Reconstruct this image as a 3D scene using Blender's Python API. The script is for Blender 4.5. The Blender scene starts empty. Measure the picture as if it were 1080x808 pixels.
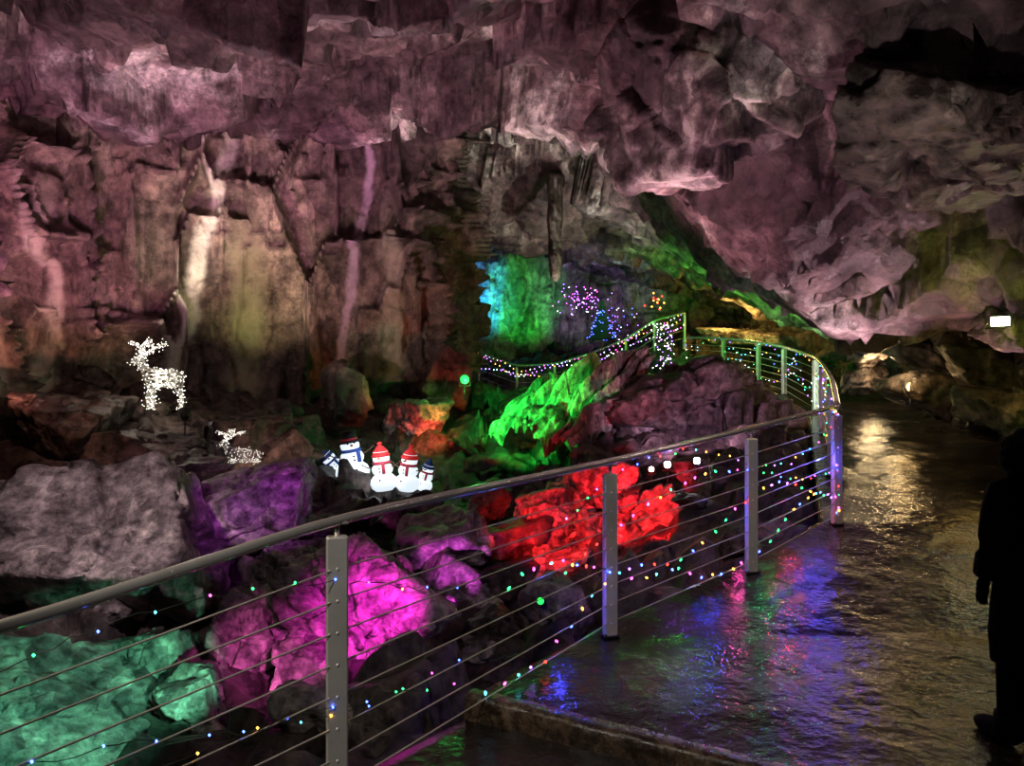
import bpy, math, random
import numpy as np
from mathutils import Vector, Matrix, Euler
from mathutils.bvhtree import BVHTree
random.seed(7)
scene=bpy.context.scene
try: scene.view_settings.view_transform='Standard'
except Exception: pass
COL=scene.collection
CZ=1.62
def W(px,py,d): return Vector(((px-540)/780*d, d, CZ+(404-py)/780*d))

# ---------------------------------------------------------------- noise
def hsh(ix,iy,iz,s=0):
    n=(ix.astype(np.int64)*374761393+iy.astype(np.int64)*668265263+iz.astype(np.int64)*1440662683+s*974634777)&0xffffffff
    n=n.astype(np.uint64)
    n=((n^(n>>np.uint64(13)))*np.uint64(1274126177))&np.uint64(0xffffffff)
    n=n^(n>>np.uint64(16))
    n=(n*np.uint64(2246822519))&np.uint64(0xffffffff)
    n=n^(n>>np.uint64(15))
    return (n&np.uint64(0xffffff)).astype(float)/0xffffff
def vnoise(P,s=0):
    F=np.floor(P); f=P-F; f=f*f*f*(f*(f*6-15)+10); I=F.astype(np.int64)
    r=0
    for a in (0,1):
        for b in (0,1):
            for c in (0,1):
                w=(f[:,0] if a else 1-f[:,0])*(f[:,1] if b else 1-f[:,1])*(f[:,2] if c else 1-f[:,2])
                r=r+w*hsh(I[:,0]+a,I[:,1]+b,I[:,2]+c,s)
    return r*2-1
def fbm(P,o=4,s=0,gain=.5):
    r=0;a=1
    for i in range(o):
        r=r+a*vnoise(P*(2**i)+17.3*i,s+i); a*=gain
    return r
def worley(P,s=0,cheb=False):
    I=np.floor(P).astype(np.int64); n=len(P)
    d1=np.full(n,9.);d2=np.full(n,9.);pt=np.zeros((n,3));idn=np.zeros(n)
    for a in (-1,0,1):
        for b in (-1,0,1):
            for c in (-1,0,1):
                x=I[:,0]+a;y=I[:,1]+b;z=I[:,2]+c
                q=np.stack([x+hsh(x,y,z,s),y+hsh(x,y,z,s+1),z+hsh(x,y,z,s+2)],1)
                d=np.abs(q-P).max(1) if cheb else np.sqrt(((q-P)**2).sum(1)); h=hsh(x,y,z,s+3)
                m=d<d1
                d2=np.where(m,d1,np.minimum(d2,d))
                pt=np.where(m[:,None],q,pt); idn=np.where(m,h,idn); d1=np.where(m,d,d1)
    return d1,d2,pt,idn
def blocks(P,sc,seed,warp=.2,tilt=1.1,crack=.3,cw=.05,cheb=False):
    Q=P*np.array(sc)
    if warp: Q=Q+warp*np.stack([fbm(Q*.9,2,seed+5),fbm(Q*.9,2,seed+6),fbm(Q*.9,2,seed+7)],1)
    d1,d2,pt,i=worley(Q,seed,cheb)
    rv=np.stack([(i*37.7)%1,(i*91.3)%1,(i*153.1)%1],1)-.5
    return (i-.5)+tilt*((Q-pt)*rv).sum(1)*2-crack*np.exp(-((d2-d1)/cw)**2)

# ---------------------------------------------------------------- mesh helpers
def mkmesh(name,verts,faces,mat=None,smooth=True):
    me=bpy.data.meshes.new(name)
    me.from_pydata([tuple(v) for v in verts],[],[tuple(f) for f in faces]); me.update()
    if smooth: me.polygons.foreach_set('use_smooth',[True]*len(me.polygons))
    if mat: me.materials.append(mat)
    return me
def mkobj(name,me,parent=None,label=None,cat=None,kind=None,group=None):
    o=bpy.data.objects.new(name,me); COL.objects.link(o)
    if parent: o.parent=parent
    if label:o['label']=label
    if cat:o['category']=cat
    if kind:o['kind']=kind
    if group:o['group']=group
    return o
def empty(name,loc,label,cat,group=None,rotz=0):
    o=mkobj(name,None,None,label,cat,None,group); o.location=loc; o.rotation_euler[2]=rotz; o.empty_display_size=.1
    return o
def gridfaces(n,m,flip=False):
    i=np.arange(n-1)[:,None]*m+np.arange(m-1)[None,:]; i=i.ravel()
    f=np.stack([i,i+1,i+m+1,i+m],1)
    return f[:,::-1] if flip else f
def gnormals(G):
    a=np.gradient(G,axis=0);b=np.gradient(G,axis=1)
    n=np.cross(a,b); n/=np.linalg.norm(n,axis=2,keepdims=True)+1e-9
    return n
def tube(pts,r,n=8,closed_caps=True):
    pts=[Vector(p) for p in pts]; V=[];F=[]
    prev=None
    for i,p in enumerate(pts):
        t=(pts[min(i+1,len(pts)-1)]-pts[max(i-1,0)]).normalized()
        up=Vector((0,0,1)) if abs(t.z)<.95 else Vector((1,0,0))
        a=t.cross(up).normalized(); b=a.cross(t).normalized()
        if prev is not None and a.dot(prev)<0: a=-a;b=-b
        prev=a
        rr=r[i] if hasattr(r,'__len__') else r
        for k in range(n):
            th=2*math.pi*k/n; V.append(p+(a*math.cos(th)+b*math.sin(th))*rr)
    for i in range(len(pts)-1):
        for k in range(n):
            F.append((i*n+k,i*n+(k+1)%n,(i+1)*n+(k+1)%n,(i+1)*n+k))
    if closed_caps:
        F.append(tuple(range(n))[::-1]); F.append(tuple((len(pts)-1)*n+k for k in range(n)))
    return V,F
def merge(parts):
    V=[];F=[]
    for v,f in parts:
        o=len(V); V+= [Vector(x) for x in v]; F+=[tuple(i+o for i in q) for q in f]
    return V,F
def xf(vf,M):
    return [M@Vector(v) for v in vf[0]],vf[1]
def box(sx,sy,sz,c=(0,0,0),b=0.0):
    x,y,z=sx/2,sy/2,sz/2
    if b<=0:
        V=[(i*x+c[0],j*y+c[1],k*z+c[2]) for k in(-1,1) for j in(-1,1) for i in(-1,1)]
        F=[(0,2,3,1),(4,5,7,6),(0,1,5,4),(2,6,7,3),(0,4,6,2),(1,3,7,5)]
        return V,F
    V=[];F=[]
    ring=[(x-b,-y),(x,-y+b),(x,y-b),(x-b,y),(-x+b,y),(-x,y-b),(-x,-y+b),(-x+b,-y)]
    lv=[(-z,1-b/max(x,y)),(-z+b,1),(z-b,1),(z,1-b/max(x,y))]
    for zz,s in lv:
        for p in ring: V.append((p[0]*s+c[0],p[1]*s+c[1],zz+c[2]))
    for l in range(3):
        for k in range(8): F.append((l*8+k,l*8+(k+1)%8,l*8+8+(k+1)%8,l*8+8+k))
    F.append(tuple(range(8))[::-1]);F.append(tuple(24+k for k in range(8)))
    return V,F
def lathe(prof,n=20,c=(0,0,0)):
    V=[];F=[]
    for r,z in prof:
        for k in range(n):
            t=2*math.pi*k/n; V.append((r*math.cos(t)+c[0],r*math.sin(t)+c[1],z+c[2]))
    for i in range(len(prof)-1):
        for k in range(n): F.append((i*n+k,i*n+(k+1)%n,(i+1)*n+(k+1)%n,(i+1)*n+k))
    F.append(tuple(range(n))[::-1]);F.append(tuple((len(prof)-1)*n+k for k in range(n)))
    return V,F
def ball(r,c=(0,0,0),n=12,m=8,sq=(1,1,1)):
    prof=[(max(1e-4,r*math.sin(math.pi*i/m)),-r*math.cos(math.pi*i/m)) for i in range(m+1)]
    V,F=lathe(prof,n)
    return [(v[0]*sq[0]+c[0],v[1]*sq[1]+c[1],v[2]*sq[2]+c[2]) for v in V],F
def octa(c,r):
    V=[(c[0]+r,c[1],c[2]),(c[0]-r,c[1],c[2]),(c[0],c[1]+r,c[2]),(c[0],c[1]-r,c[2]),(c[0],c[1],c[2]+r),(c[0],c[1],c[2]-r)]
    return V,[(0,2,4),(2,1,4),(1,3,4),(3,0,4),(2,0,5),(1,2,5),(3,1,5),(0,3,5)]
_ico={}
def ico(sub):
    if sub not in _ico:
        import bmesh
        bm=bmesh.new(); bmesh.ops.create_icosphere(bm,subdivisions=sub,radius=1)
        V=np.array([v.co[:] for v in bm.verts]); F=[tuple(v.index for v in f.verts) for f in bm.faces]; bm.free()
        V/=np.linalg.norm(V,axis=1,keepdims=True)
        _ico[sub]=(V,F)
    return _ico[sub]

# ---------------------------------------------------------------- materials
def newmat(name):
    m=bpy.data.materials.new(name); m.use_nodes=True; nt=m.node_tree
    return m,nt,nt.nodes['Principled BSDF']
def simple(name,col,rough=.5,metal=0,em=None,es=0,samp=None):
    m,nt,b=newmat(name)
    tc=nt.nodes.new('ShaderNodeTexCoord'); no=nt.nodes.new('ShaderNodeTexNoise'); no.inputs['Scale'].default_value=9
    nt.links.new(tc.outputs['Object'],no.inputs['Vector'])
    mx=nt.nodes.new('ShaderNodeMix'); mx.data_type='RGBA'
    mx.inputs[6].default_value=(*[c*.75 for c in col],1); mx.inputs[7].default_value=(*[min(1,c*1.2) for c in col],1)
    nt.links.new(no.outputs['Fac'],mx.inputs[0]); nt.links.new(mx.outputs[2],b.inputs['Base Color'])
    b.inputs['Roughness'].default_value=rough;b.inputs['Metallic'].default_value=metal
    if em:
        b.inputs['Emission Color'].default_value=(*em,1);b.inputs['Emission Strength'].default_value=es
        if samp:
            try:m.cycles.emission_sampling=samp
            except Exception:pass
    return m
def ramp(nt,stops):
    r=nt.nodes.new('ShaderNodeValToRGB'); e=r.color_ramp.elements
    while len(e)<len(stops): e.new(.5)
    for i,(p,c) in enumerate(stops): e[i].position=p; e[i].color=(*c,1)
    return r
def rockmat(name,dark,mid,light,sc=1.0,rough=.62,bump=.8,stretch=(1,1,1),white=0.0,streaks=None,spec=.5,n2k=.09):
    m,nt,b=newmat(name); L=nt.links.new; N=nt.nodes.new
    def math_(op,a,bv=None,c=None):
        n=N('ShaderNodeMath');n.operation=op
        for i,v in enumerate((a,bv,c)):
            if v is None: continue
            if isinstance(v,(int,float)): n.inputs[i].default_value=v
            else: L(v,n.inputs[i])
        return n.outputs[0]
    tc=N('ShaderNodeTexCoord'); mp=N('ShaderNodeMapping'); mp.inputs['Scale'].default_value=stretch
    L(tc.outputs['Object'],mp.inputs['Vector'])
    def noise(scale,det,ro,vec=None,dist=0):
        n=N('ShaderNodeTexNoise');n.inputs['Scale'].default_value=scale;n.inputs['Detail'].default_value=det;n.inputs['Roughness'].default_value=ro;n.inputs['Distortion'].default_value=dist
        L(vec or mp.outputs[0],n.inputs['Vector']);return n
    n1=noise(.6*sc,10,.68); n2=noise(5*sc,12,.78,tc.outputs['Object'])
    wn=noise(2.2*sc,3,.5)
    va=N('ShaderNodeVectorMath');va.operation='MULTIPLY_ADD';va.inputs[1].default_value=(.06/sc,)*3
    L(wn.outputs['Color'],va.inputs[0]);L(mp.outputs[0],va.inputs[2])
    def facet(scale,metric='EUCLIDEAN'):
        v=N('ShaderNodeTexVoronoi');v.feature='F1';v.distance=metric;v.inputs['Scale'].default_value=scale;L(va.outputs[0],v.inputs['Vector'])
        s=N('ShaderNodeVectorMath');s.operation='SUBTRACT';L(va.outputs[0],s.inputs[0]);L(v.outputs['Position'],s.inputs[1])
        c=N('ShaderNodeVectorMath');c.operation='SUBTRACT';L(v.outputs['Color'],c.inputs[0]);c.inputs[1].default_value=(.5,.5,.5)
        d=N('ShaderNodeVectorMath');d.operation='DOT_PRODUCT';L(s.outputs[0],d.inputs[0]);L(c.outputs[0],d.inputs[1])
        se=N('ShaderNodeSeparateColor');L(v.outputs['Color'],se.inputs[0])
        return math_('MULTIPLY_ADD',se.outputs[0],.3/scale,math_('MULTIPLY',d.outputs['Value'],1.2)),se.outputs[1]
    f1,c1=facet(1.5*sc,'CHEBYCHEV');f2,c2=facet(4.2*sc,'CHEBYCHEV');f3,c3=facet(12*sc)
    h=math_('ADD',f1,math_('ADD',f2,math_('MULTIPLY',f3,.7)))
    h=math_('MULTIPLY_ADD',n2.outputs['Fac'],n2k/sc,h)
    hf=noise(34*sc,6,.7,tc.outputs['Object']);h=math_('MULTIPLY_ADD',hf.outputs['Fac'],.02/sc,h)
    bp=N('ShaderNodeBump');bp.inputs['Strength'].default_value=bump;bp.inputs['Distance'].default_value=1.0
    L(h,bp.inputs['Height']);L(bp.outputs[0],b.inputs['Normal'])
    r=ramp(nt,[(.32,dark),(.5,mid),(.66,light)] if not white else [(.3,dark),(.48,mid),(.565,light),(.62,(white,white*.97,white*.92))])
    L(n1.outputs['Fac'],r.inputs[0])
    def mul(a_,b_,f=1.0):
        mx=N('ShaderNodeMix');mx.data_type='RGBA';mx.blend_type='MULTIPLY';mx.inputs[0].default_value=f;L(a_,mx.inputs[6]);L(b_,mx.inputs[7]);return mx.outputs[2]
    r2=ramp(nt,[(.38,(.12,.10,.10)),(.5,(.8,.8,.8)),(.61,(1.65,1.62,1.58))]);L(n2.outputs['Fac'],r2.inputs[0])
    col=mul(r.outputs[0],r2.outputs[0],.9)
    r3=ramp(nt,[(0,(.5,.45,.46)),(1,(1.3,1.25,1.15))]);L(c1,r3.inputs[0]);col=mul(col,r3.outputs[0],.85)
    r4=ramp(nt,[(0,(.55,.55,.57)),(1,(1.25,1.25,1.25))]);L(c2,r4.inputs[0]);col=mul(col,r4.outputs[0],.55)
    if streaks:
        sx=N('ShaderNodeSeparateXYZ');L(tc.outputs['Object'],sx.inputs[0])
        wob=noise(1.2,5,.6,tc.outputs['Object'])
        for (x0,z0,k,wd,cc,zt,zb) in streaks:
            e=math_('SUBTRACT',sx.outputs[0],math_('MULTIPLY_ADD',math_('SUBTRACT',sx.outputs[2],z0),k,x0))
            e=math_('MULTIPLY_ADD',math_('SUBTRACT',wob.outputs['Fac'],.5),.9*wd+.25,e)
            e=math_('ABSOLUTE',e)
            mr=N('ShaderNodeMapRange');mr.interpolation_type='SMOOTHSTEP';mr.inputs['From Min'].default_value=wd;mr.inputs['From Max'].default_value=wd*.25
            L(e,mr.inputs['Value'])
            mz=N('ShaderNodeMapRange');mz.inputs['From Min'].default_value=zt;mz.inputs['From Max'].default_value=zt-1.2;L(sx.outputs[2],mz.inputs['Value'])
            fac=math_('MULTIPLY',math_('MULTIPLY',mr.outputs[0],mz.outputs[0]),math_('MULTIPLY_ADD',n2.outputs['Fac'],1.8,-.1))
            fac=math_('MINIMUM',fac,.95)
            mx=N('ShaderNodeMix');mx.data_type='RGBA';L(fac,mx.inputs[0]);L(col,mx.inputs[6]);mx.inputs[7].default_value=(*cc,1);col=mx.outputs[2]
    L(col,b.inputs['Base Color'])
    rr=N('ShaderNodeMapRange');rr.inputs['From Min'].default_value=.3;rr.inputs['From Max'].default_value=.7;rr.inputs['To Min'].default_value=rough-.2;rr.inputs['To Max'].default_value=rough+.2
    L(n2.outputs['Fac'],rr.inputs['Value']);L(rr.outputs[0],b.inputs['Roughness']);b.inputs['Specular IOR Level'].default_value=spec
    return m
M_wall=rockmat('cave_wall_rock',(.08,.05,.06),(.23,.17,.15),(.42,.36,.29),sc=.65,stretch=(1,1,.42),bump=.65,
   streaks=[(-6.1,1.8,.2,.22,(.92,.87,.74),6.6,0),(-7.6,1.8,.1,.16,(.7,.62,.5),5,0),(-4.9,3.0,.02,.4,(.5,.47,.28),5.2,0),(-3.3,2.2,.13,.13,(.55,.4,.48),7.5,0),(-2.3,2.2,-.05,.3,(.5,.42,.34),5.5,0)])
M_ceil=rockmat('cave_ceiling_rock',(.05,.03,.037),(.16,.105,.115),(.32,.25,.25),sc=.62,white=.85,bump=.7,rough=.5,n2k=.08)
M_gully=rockmat('gully_rock',(.03,.025,.025),(.09,.07,.065),(.18,.15,.14),sc=1.3,rough=.42,bump=.7)
M_bould=rockmat('boulder_rock',(.13,.11,.11),(.34,.3,.29),(.68,.63,.59),sc=1.5,rough=.42,bump=.68,n2k=.07)
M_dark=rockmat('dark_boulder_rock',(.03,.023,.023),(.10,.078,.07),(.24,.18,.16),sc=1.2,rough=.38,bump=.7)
M_flow=rockmat('flowstone_rock',(.06,.06,.05),(.32,.32,.28),(.65,.65,.6),sc=2.0,rough=.35,bump=.6,stretch=(1,.6,.6))
def floormat():
    m,nt,b=newmat('wet_concrete');L=nt.links.new
    tc=nt.nodes.new('ShaderNodeTexCoord')
    def nz(s,d,r=.6):
        n=nt.nodes.new('ShaderNodeTexNoise');n.inputs['Scale'].default_value=s;n.inputs['Detail'].default_value=d;n.inputs['Roughness'].default_value=r;L(tc.outputs['Object'],n.inputs['Vector']);return n
    n1=nz(1.4,8,.68);n2=nz(24,5,.55);n3=nz(7,4,.55)
    r=ramp(nt,[(.34,(.004,.003,.003)),(.5,(.011,.008,.008)),(.68,(.035,.024,.02))]);L(n1.outputs['Fac'],r.inputs[0]);L(r.outputs[0],b.inputs['Base Color'])
    mr=nt.nodes.new('ShaderNodeMapRange');mr.inputs['From Min'].default_value=.42;mr.inputs['From Max'].default_value=.64
    mr.inputs['To Min'].default_value=.08;mr.inputs['To Max'].default_value=.3
    L(n1.outputs['Fac'],mr.inputs['Value']);L(mr.outputs[0],b.inputs['Roughness'])
    a=nt.nodes.new('ShaderNodeMath');a.operation='MULTIPLY_ADD';a.inputs[1].default_value=.3;L(n2.outputs['Fac'],a.inputs[0]);L(n3.outputs['Fac'],a.inputs[2])
    bp=nt.nodes.new('ShaderNodeBump');bp.inputs['Strength'].default_value=.85;bp.inputs['Distance'].default_value=.024
    L(a.outputs[0],bp.inputs['Height']);L(bp.outputs[0],b.inputs['Normal'])
    b.inputs['Specular IOR Level'].default_value=.55
    return m
M_floor=floormat()
M_kerb=rockmat('kerb_concrete',(.03,.021,.016),(.075,.052,.036),(.15,.11,.075),sc=3,rough=.26,bump=.22,spec=.8)
M_steel=simple('brushed_steel',(.95,.91,.83),.24,.75)
M_post=simple('galvanised_post',(.74,.72,.68),.33,.42)
M_cable=simple('steel_cable',(.7,.67,.6),.35,.5)
M_wire=simple('dark_wire',(.02,.03,.02),.5)
M_snow=simple('snowman_white',(.85,.87,.9),.6,em=(.8,.92,1),es=.95)  # emission added so the white figures read bright
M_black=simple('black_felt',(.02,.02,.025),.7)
M_red=simple('red_knit',(.7,.03,.03),.8,em=(1,.03,.03),es=.2)  # slight glow added to the red of the hats
M_redw=simple('red_scarf',(.6,.05,.08),.8)
M_blue=simple('blue_knit',(.05,.12,.5),.8)
M_orange=simple('carrot_orange',(.9,.3,.04),.6)
M_twig=simple('brown_twig',(.12,.07,.04),.8)
M_house=simple('lamp_housing',(.05,.05,.055),.4,.5)
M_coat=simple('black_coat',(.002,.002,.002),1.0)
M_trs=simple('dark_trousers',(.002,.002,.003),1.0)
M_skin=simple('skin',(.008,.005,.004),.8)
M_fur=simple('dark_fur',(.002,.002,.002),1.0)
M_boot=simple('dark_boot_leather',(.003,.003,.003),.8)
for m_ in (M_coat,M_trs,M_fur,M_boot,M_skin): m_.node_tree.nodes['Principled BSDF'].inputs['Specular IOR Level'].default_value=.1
M_green=simple('artificial_fir',(.02,.08,.03),.8)
E={}
for k,c,s in [('white',(1,.93,.8),7),('cool',(.75,.85,1),7),('blue',(.06,.12,1),12),('green',(.03,1,.2),7),('red',(1,.03,.02),9),('amber',(1,.42,.05),9),('pink',(1,.08,.6),8),('cyan',(.08,.7,1),7),('violet',(.4,.12,1),11)]:
    E[k]=simple('led_'+k,c,.4,em=c,es=s,samp='NONE')
M_lens=simple('lamp_lens',(1,1,1),.3,em=(1,.97,.9),es=25,samp='NONE')
M_lensg=simple('green_lamp_lens',(.02,1,.1),.3,em=(.01,1,.06),es=4,samp='NONE')

# ---------------------------------------------------------------- thin plate interpolation
def tps(pts,lam=.02):
    P=np.array(pts,float); X=P[:,:2]; z=P[:,2]; n=len(P)
    def ph(r): return np.where(r>1e-6,r*r*np.log(r+1e-9),0)
    K=ph(np.linalg.norm(X[:,None]-X[None],axis=2))+lam*np.eye(n)
    A=np.zeros((n+3,n+3));A[:n,:n]=K;A[:n,n]=1;A[:n,n+1:]=X;A[n,:n]=1;A[n+1:,:n]=X.T
    s=np.linalg.solve(A,np.r_[z,0,0,0])
    def f(Q):
        Q=np.asarray(Q,float).reshape(-1,2); out=np.zeros(len(Q))
        for i in range(0,len(Q),20000):
            q=Q[i:i+20000]
            out[i:i+20000]=ph(np.linalg.norm(q[:,None]-X[None],axis=2))@s[:n]+s[n]+q@s[n+1:]
        return out
    return f
def WP(l): return [tuple(W(*p)) for p in l]

EL=[(-3.0,.25),(-1.45,2.1),(-.71,3.0),(.61,4.6),(1.78,5.5),(2.81,6.4),(4.0,9.5),(5.37,13),(5.70,15.5),(5.67,17),(5.43,19),(4.78,20.5),(4.0,21.6)]
ely=[p[1] for p in EL];elx=[p[0] for p in EL]
WY=[0,3,4.6,5.5,6.4,9.5,13,15.5,19,21.6];WZ=[-.03,.0,.05,.215,.40,.70,1.07,1.38,1.76,2.0]
def wz(y): return np.interp(y,WY,WZ)
def xl(y): return np.interp(y,ely,elx)

# ---------------------------------------------------------------- gully terrain
tp=WP([(-200,800,4),(0,800,5),(300,800,4.6),(450,770,4.9),(600,680,5.5),(560,650,6.5),(700,585,7.3),(400,620,7.5),(200,640,7),(0,680,6),(-250,700,5.5),
 (400,512,11),(330,512,10),(258,490,10.5),(170,434,12),(60,432,11.2),(300,445,13),(0,560,9),(120,490,10.3),(200,560,8.6),(-200,560,8),(-200,450,9),
 (480,460,13),(440,420,14.3),(620,590,8.3),(700,515,9.3),(600,492,11.4),(545,490,11.8),(640,405,15),(700,408,14.4),(790,432,12.7),(760,445,11),(700,470,10.3),(840,500,8.6),
 (500,430,18),(560,418,19.5),(610,412,19),(660,396,19),(700,380,19),(505,405,20),(600,385,22),(540,385,25),(650,370,25),(790,352,22),(740,350,24.5),(860,360,24)])
tp+=[(-10,0,-1.2),(-10,8,1.0),(-10,14,1.8),(-3,1.5,-1.3),(-4,3,-1.2),(-8,12,1.5),(0,30,2.5),(6,30,3),(9,20,2.2),(9,8,.6),(9,2,-.3),(3,2,-.8),(1,.5,-1.2),(4.5,15.5,1.0),(-5,20,1.5),(-5,28,2)]
T=tps(tp)
ys=[0.3]
while ys[-1]<30: ys.append(ys[-1]+.045+.004*ys[-1])
ys=np.array(ys); xs=np.arange(-10.5,9.5,.075)
XX,YY=np.meshgrid(xs,ys)
Z=T(np.stack([XX.ravel(),YY.ravel()],1)).reshape(XX.shape)
G=np.stack([XX,YY,Z],2); P=G.reshape(-1,3)
dz=.42*blocks(P*[1,1,.6],(1.0,.8,1.0),3)+.18*blocks(P,(2.6,2.2,2.6),21)+.05*fbm(P*3,4,5)
dxy=.12*fbm(P*1.3,3,41)
P2=P.copy();P2[:,2]+=dz*.8;P2[:,0]+=dxy;P2[:,1]-=dz*.35
ins=(P2[:,0]>xl(P2[:,1])-.22)&(P2[:,1]<21.8)
P2[:,2]=np.where(ins,np.minimum(P2[:,2],wz(P2[:,1])-.35),P2[:,2])
near=(P2[:,0]>xl(P2[:,1])-1.0)&(~ins)&((P2[:,1]<7)|((P2[:,1]>10)&(P2[:,1]<21)))
P2[:,2]=np.where(near,np.minimum(P2[:,2],wz(P2[:,1])-.12),P2[:,2])
gf=gridfaces(*XX.shape)
o=mkobj('floor',mkmesh('gully_floor',P2,gf,M_gully),kind='structure',label='dark rocky cave gully floor beneath the walkway',cat='cave floor')
bvh=BVHTree.FromPolygons([tuple(v) for v in P2],[tuple(f) for f in gf.tolist()])
def ground(x,y):
    h=bvh.ray_cast(Vector((x,y,20)),Vector((0,0,-1)))
    return h[0].z if h[0] else 0

# ---------------------------------------------------------------- ceiling
cp=WP([(0,0,7.5),(300,0,7.6),(540,0,8),(640,0,8.2),(700,0,8),(860,0,7.5),(1000,0,7),
 (0,100,11.5),(200,118,13),(300,120,13.4),(400,105,14),(500,120,14.8),(300,50,10.5),(100,50,9.5),(500,60,11),
 (590,160,16),(640,155,13.5),(620,100,11),(630,50,9.3),
 (690,100,9.3),(700,200,10.6),(705,238,11.5),(780,200,9),(790,285,10.8),(850,325,10.8),(860,200,8.5),(950,300,9),(950,335,10.0),
 (1080,215,7.2),(1080,300,8),(1080,308,9.2),(860,80,7.2),(1000,80,6.3),(1080,60,6),(1080,150,6.4),
 (600,205,18.5),(540,200,18),(660,225,17.5),(500,262,21.5),(600,262,24),(600,275,27),(720,268,18),(780,305,17.5),(850,335,16),(850,330,20),(750,310,24),(950,345,13),(1040,325,11),
 (440,130,17)])
cp+=[(-9,0,5),(-4,0,5),(0,0,5.1),(4,0,4.6),(8,0,4),(-9,3,5.2),(-4,3,5.3),(0,3,5.4),(4,3,4.6),(7,4,3.6),(-10,8,5.6),(-10,13,6.2),(-6,16,7),(-4,22,6.5),(9,9,2.6),(10,14,3),(9,20,3.6),(-3,28,6),(8,28,5)]
C=tps(cp)
ys=[-.6]
while ys[-1]<29: ys.append(ys[-1]+.05+.0035*max(0,ys[-1]))
ys=np.array(ys);xs=np.arange(-10.5,10,.065)
XX,YY=np.meshgrid(xs,ys)
Z=C(np.stack([XX.ravel(),YY.ravel()],1)).reshape(XX.shape)
G=np.stack([XX,YY,Z],2);N=-gnormals(G).reshape(-1,3)
N=np.where(N[:,2:3]>0,-N,N); P=G.reshape(-1,3)
R_=np.stack([P[:,0]*.8-P[:,1]*.6,P[:,0]*.6+P[:,1]*.8,P[:,2]],1)
R2=R_.copy();R2[:,2]*=.15
d0=.72*blocks(R2,(.26,.42,.5),101,warp=.15,crack=.05,tilt=1.5)
rw=np.clip((P[:,0]-1.6)/1.4,0,1); rw=rw*rw*(3-2*rw)
d0=d0*(1-.7*rw)+.16*rw
d=d0+.24*blocks(R_,(.7,1.0,.9),131,warp=.12,crack=.12,tilt=1.4)*(1-.35*rw)+.10*blocks(R_,(2.0,2.6,2.4),151,warp=.1,crack=.15,tilt=1.4)+.03*fbm(P*2.4,4,61)
d=np.clip(d,-1.2,.8)
Nn=N.copy(); Nn=Nn*.6+np.array([0,-.12,-.6]); Nn/=np.linalg.norm(Nn,axis=1,keepdims=True)
P2=P+Nn*d[:,None]
P2[:,2]=np.maximum(P2[:,2],wz(P2[:,1])+.9)
mkobj('ceiling',mkmesh('cave_ceiling',P2,gridfaces(*XX.shape,flip=True),M_ceil),kind='structure',label='jagged limestone cave roof lit pink and purple',cat='cave ceiling')

# ---------------------------------------------------------------- walls
def resample(pts,step):
    pts=np.array(pts,float); out=[]
    for i in range(len(pts)-1):
        p0=pts[max(i-1,0)];p1=pts[i];p2=pts[i+1];p3=pts[min(i+2,len(pts)-1)]
        n=max(2,int(np.linalg.norm(p2-p1)/step))
        for k in range(n):
            t=k/n; out.append(.5*((2*p1)+(-p0+p2)*t+(2*p0-5*p1+4*p2-p3)*t*t+(-p0+3*p1-3*p2+p3)*t**3))
    out.append(pts[-1]); return np.array(out)
def wall(name,plan,z0,z1,lean,step,seed,mat,label,flip,bl=(.5,.28),amp=.7,flute=.0,fine=.06,zk=.12):
    L=resample(plan,step); zs=np.arange(z0,z1,step)
    G=np.zeros((len(L),len(zs),3)); G[:,:,0]=L[:,0:1];G[:,:,1]=L[:,1:2];G[:,:,2]=zs[None]
    N=gnormals(G).reshape(-1,3)*(-1 if flip else 1);P=G.reshape(-1,3)
    s=np.repeat(np.arange(len(L))*step,len(zs)); Q=np.stack([s,P[:,2]*.12,P[:,2]],1)
    d=amp*blocks(Q,(bl[0],bl[0],bl[1]),seed,warp=.04,tilt=.5,crack=.6,cw=.035,cheb=True)+amp*.40*blocks(Q,(1.35,1.2,.45),seed+20,warp=.03,crack=.6,cw=.045,cheb=True,tilt=.6)+.075*blocks(Q,(3.4,3.4,1.4),seed+40,warp=.04,cheb=True)+fine*fbm(P*np.array([1.8,1.8,.9]),5,seed+60)
    if flute:
        m=np.clip(fbm(P*.35,2,seed+80)*1.4+.3,0,1)
        d+=flute*m*np.abs(vnoise(P*np.array([2.6,2.6,.18]),seed+90))*1.5
    d+=lean*(P[:,2]-z0)
    return mkobj(name,mkmesh(name,P+N*d[:,None],gridfaces(len(L),len(zs)),mat),kind='structure',label=label,cat='cave wall')
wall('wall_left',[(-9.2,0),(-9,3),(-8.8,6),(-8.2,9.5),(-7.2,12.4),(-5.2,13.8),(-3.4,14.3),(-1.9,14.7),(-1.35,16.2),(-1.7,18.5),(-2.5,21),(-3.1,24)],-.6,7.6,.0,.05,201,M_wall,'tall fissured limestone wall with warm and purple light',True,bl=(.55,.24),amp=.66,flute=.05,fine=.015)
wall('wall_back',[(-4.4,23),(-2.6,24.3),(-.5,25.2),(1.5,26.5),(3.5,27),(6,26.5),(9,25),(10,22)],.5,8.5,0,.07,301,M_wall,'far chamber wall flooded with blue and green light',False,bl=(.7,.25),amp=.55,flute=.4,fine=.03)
wall('wall_right',[(5.3,-.5),(5.1,3),(5.3,5),(6.0,7),(6.7,9),(7.5,11.5),(8.2,14),(8.7,17),(8.4,20),(7.6,23),(7,26)],-.8,5.0,0,.06,401,M_dark,'low dark rock wall beside the path',True,bl=(.6,1.1),amp=.5,fine=.12)

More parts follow.
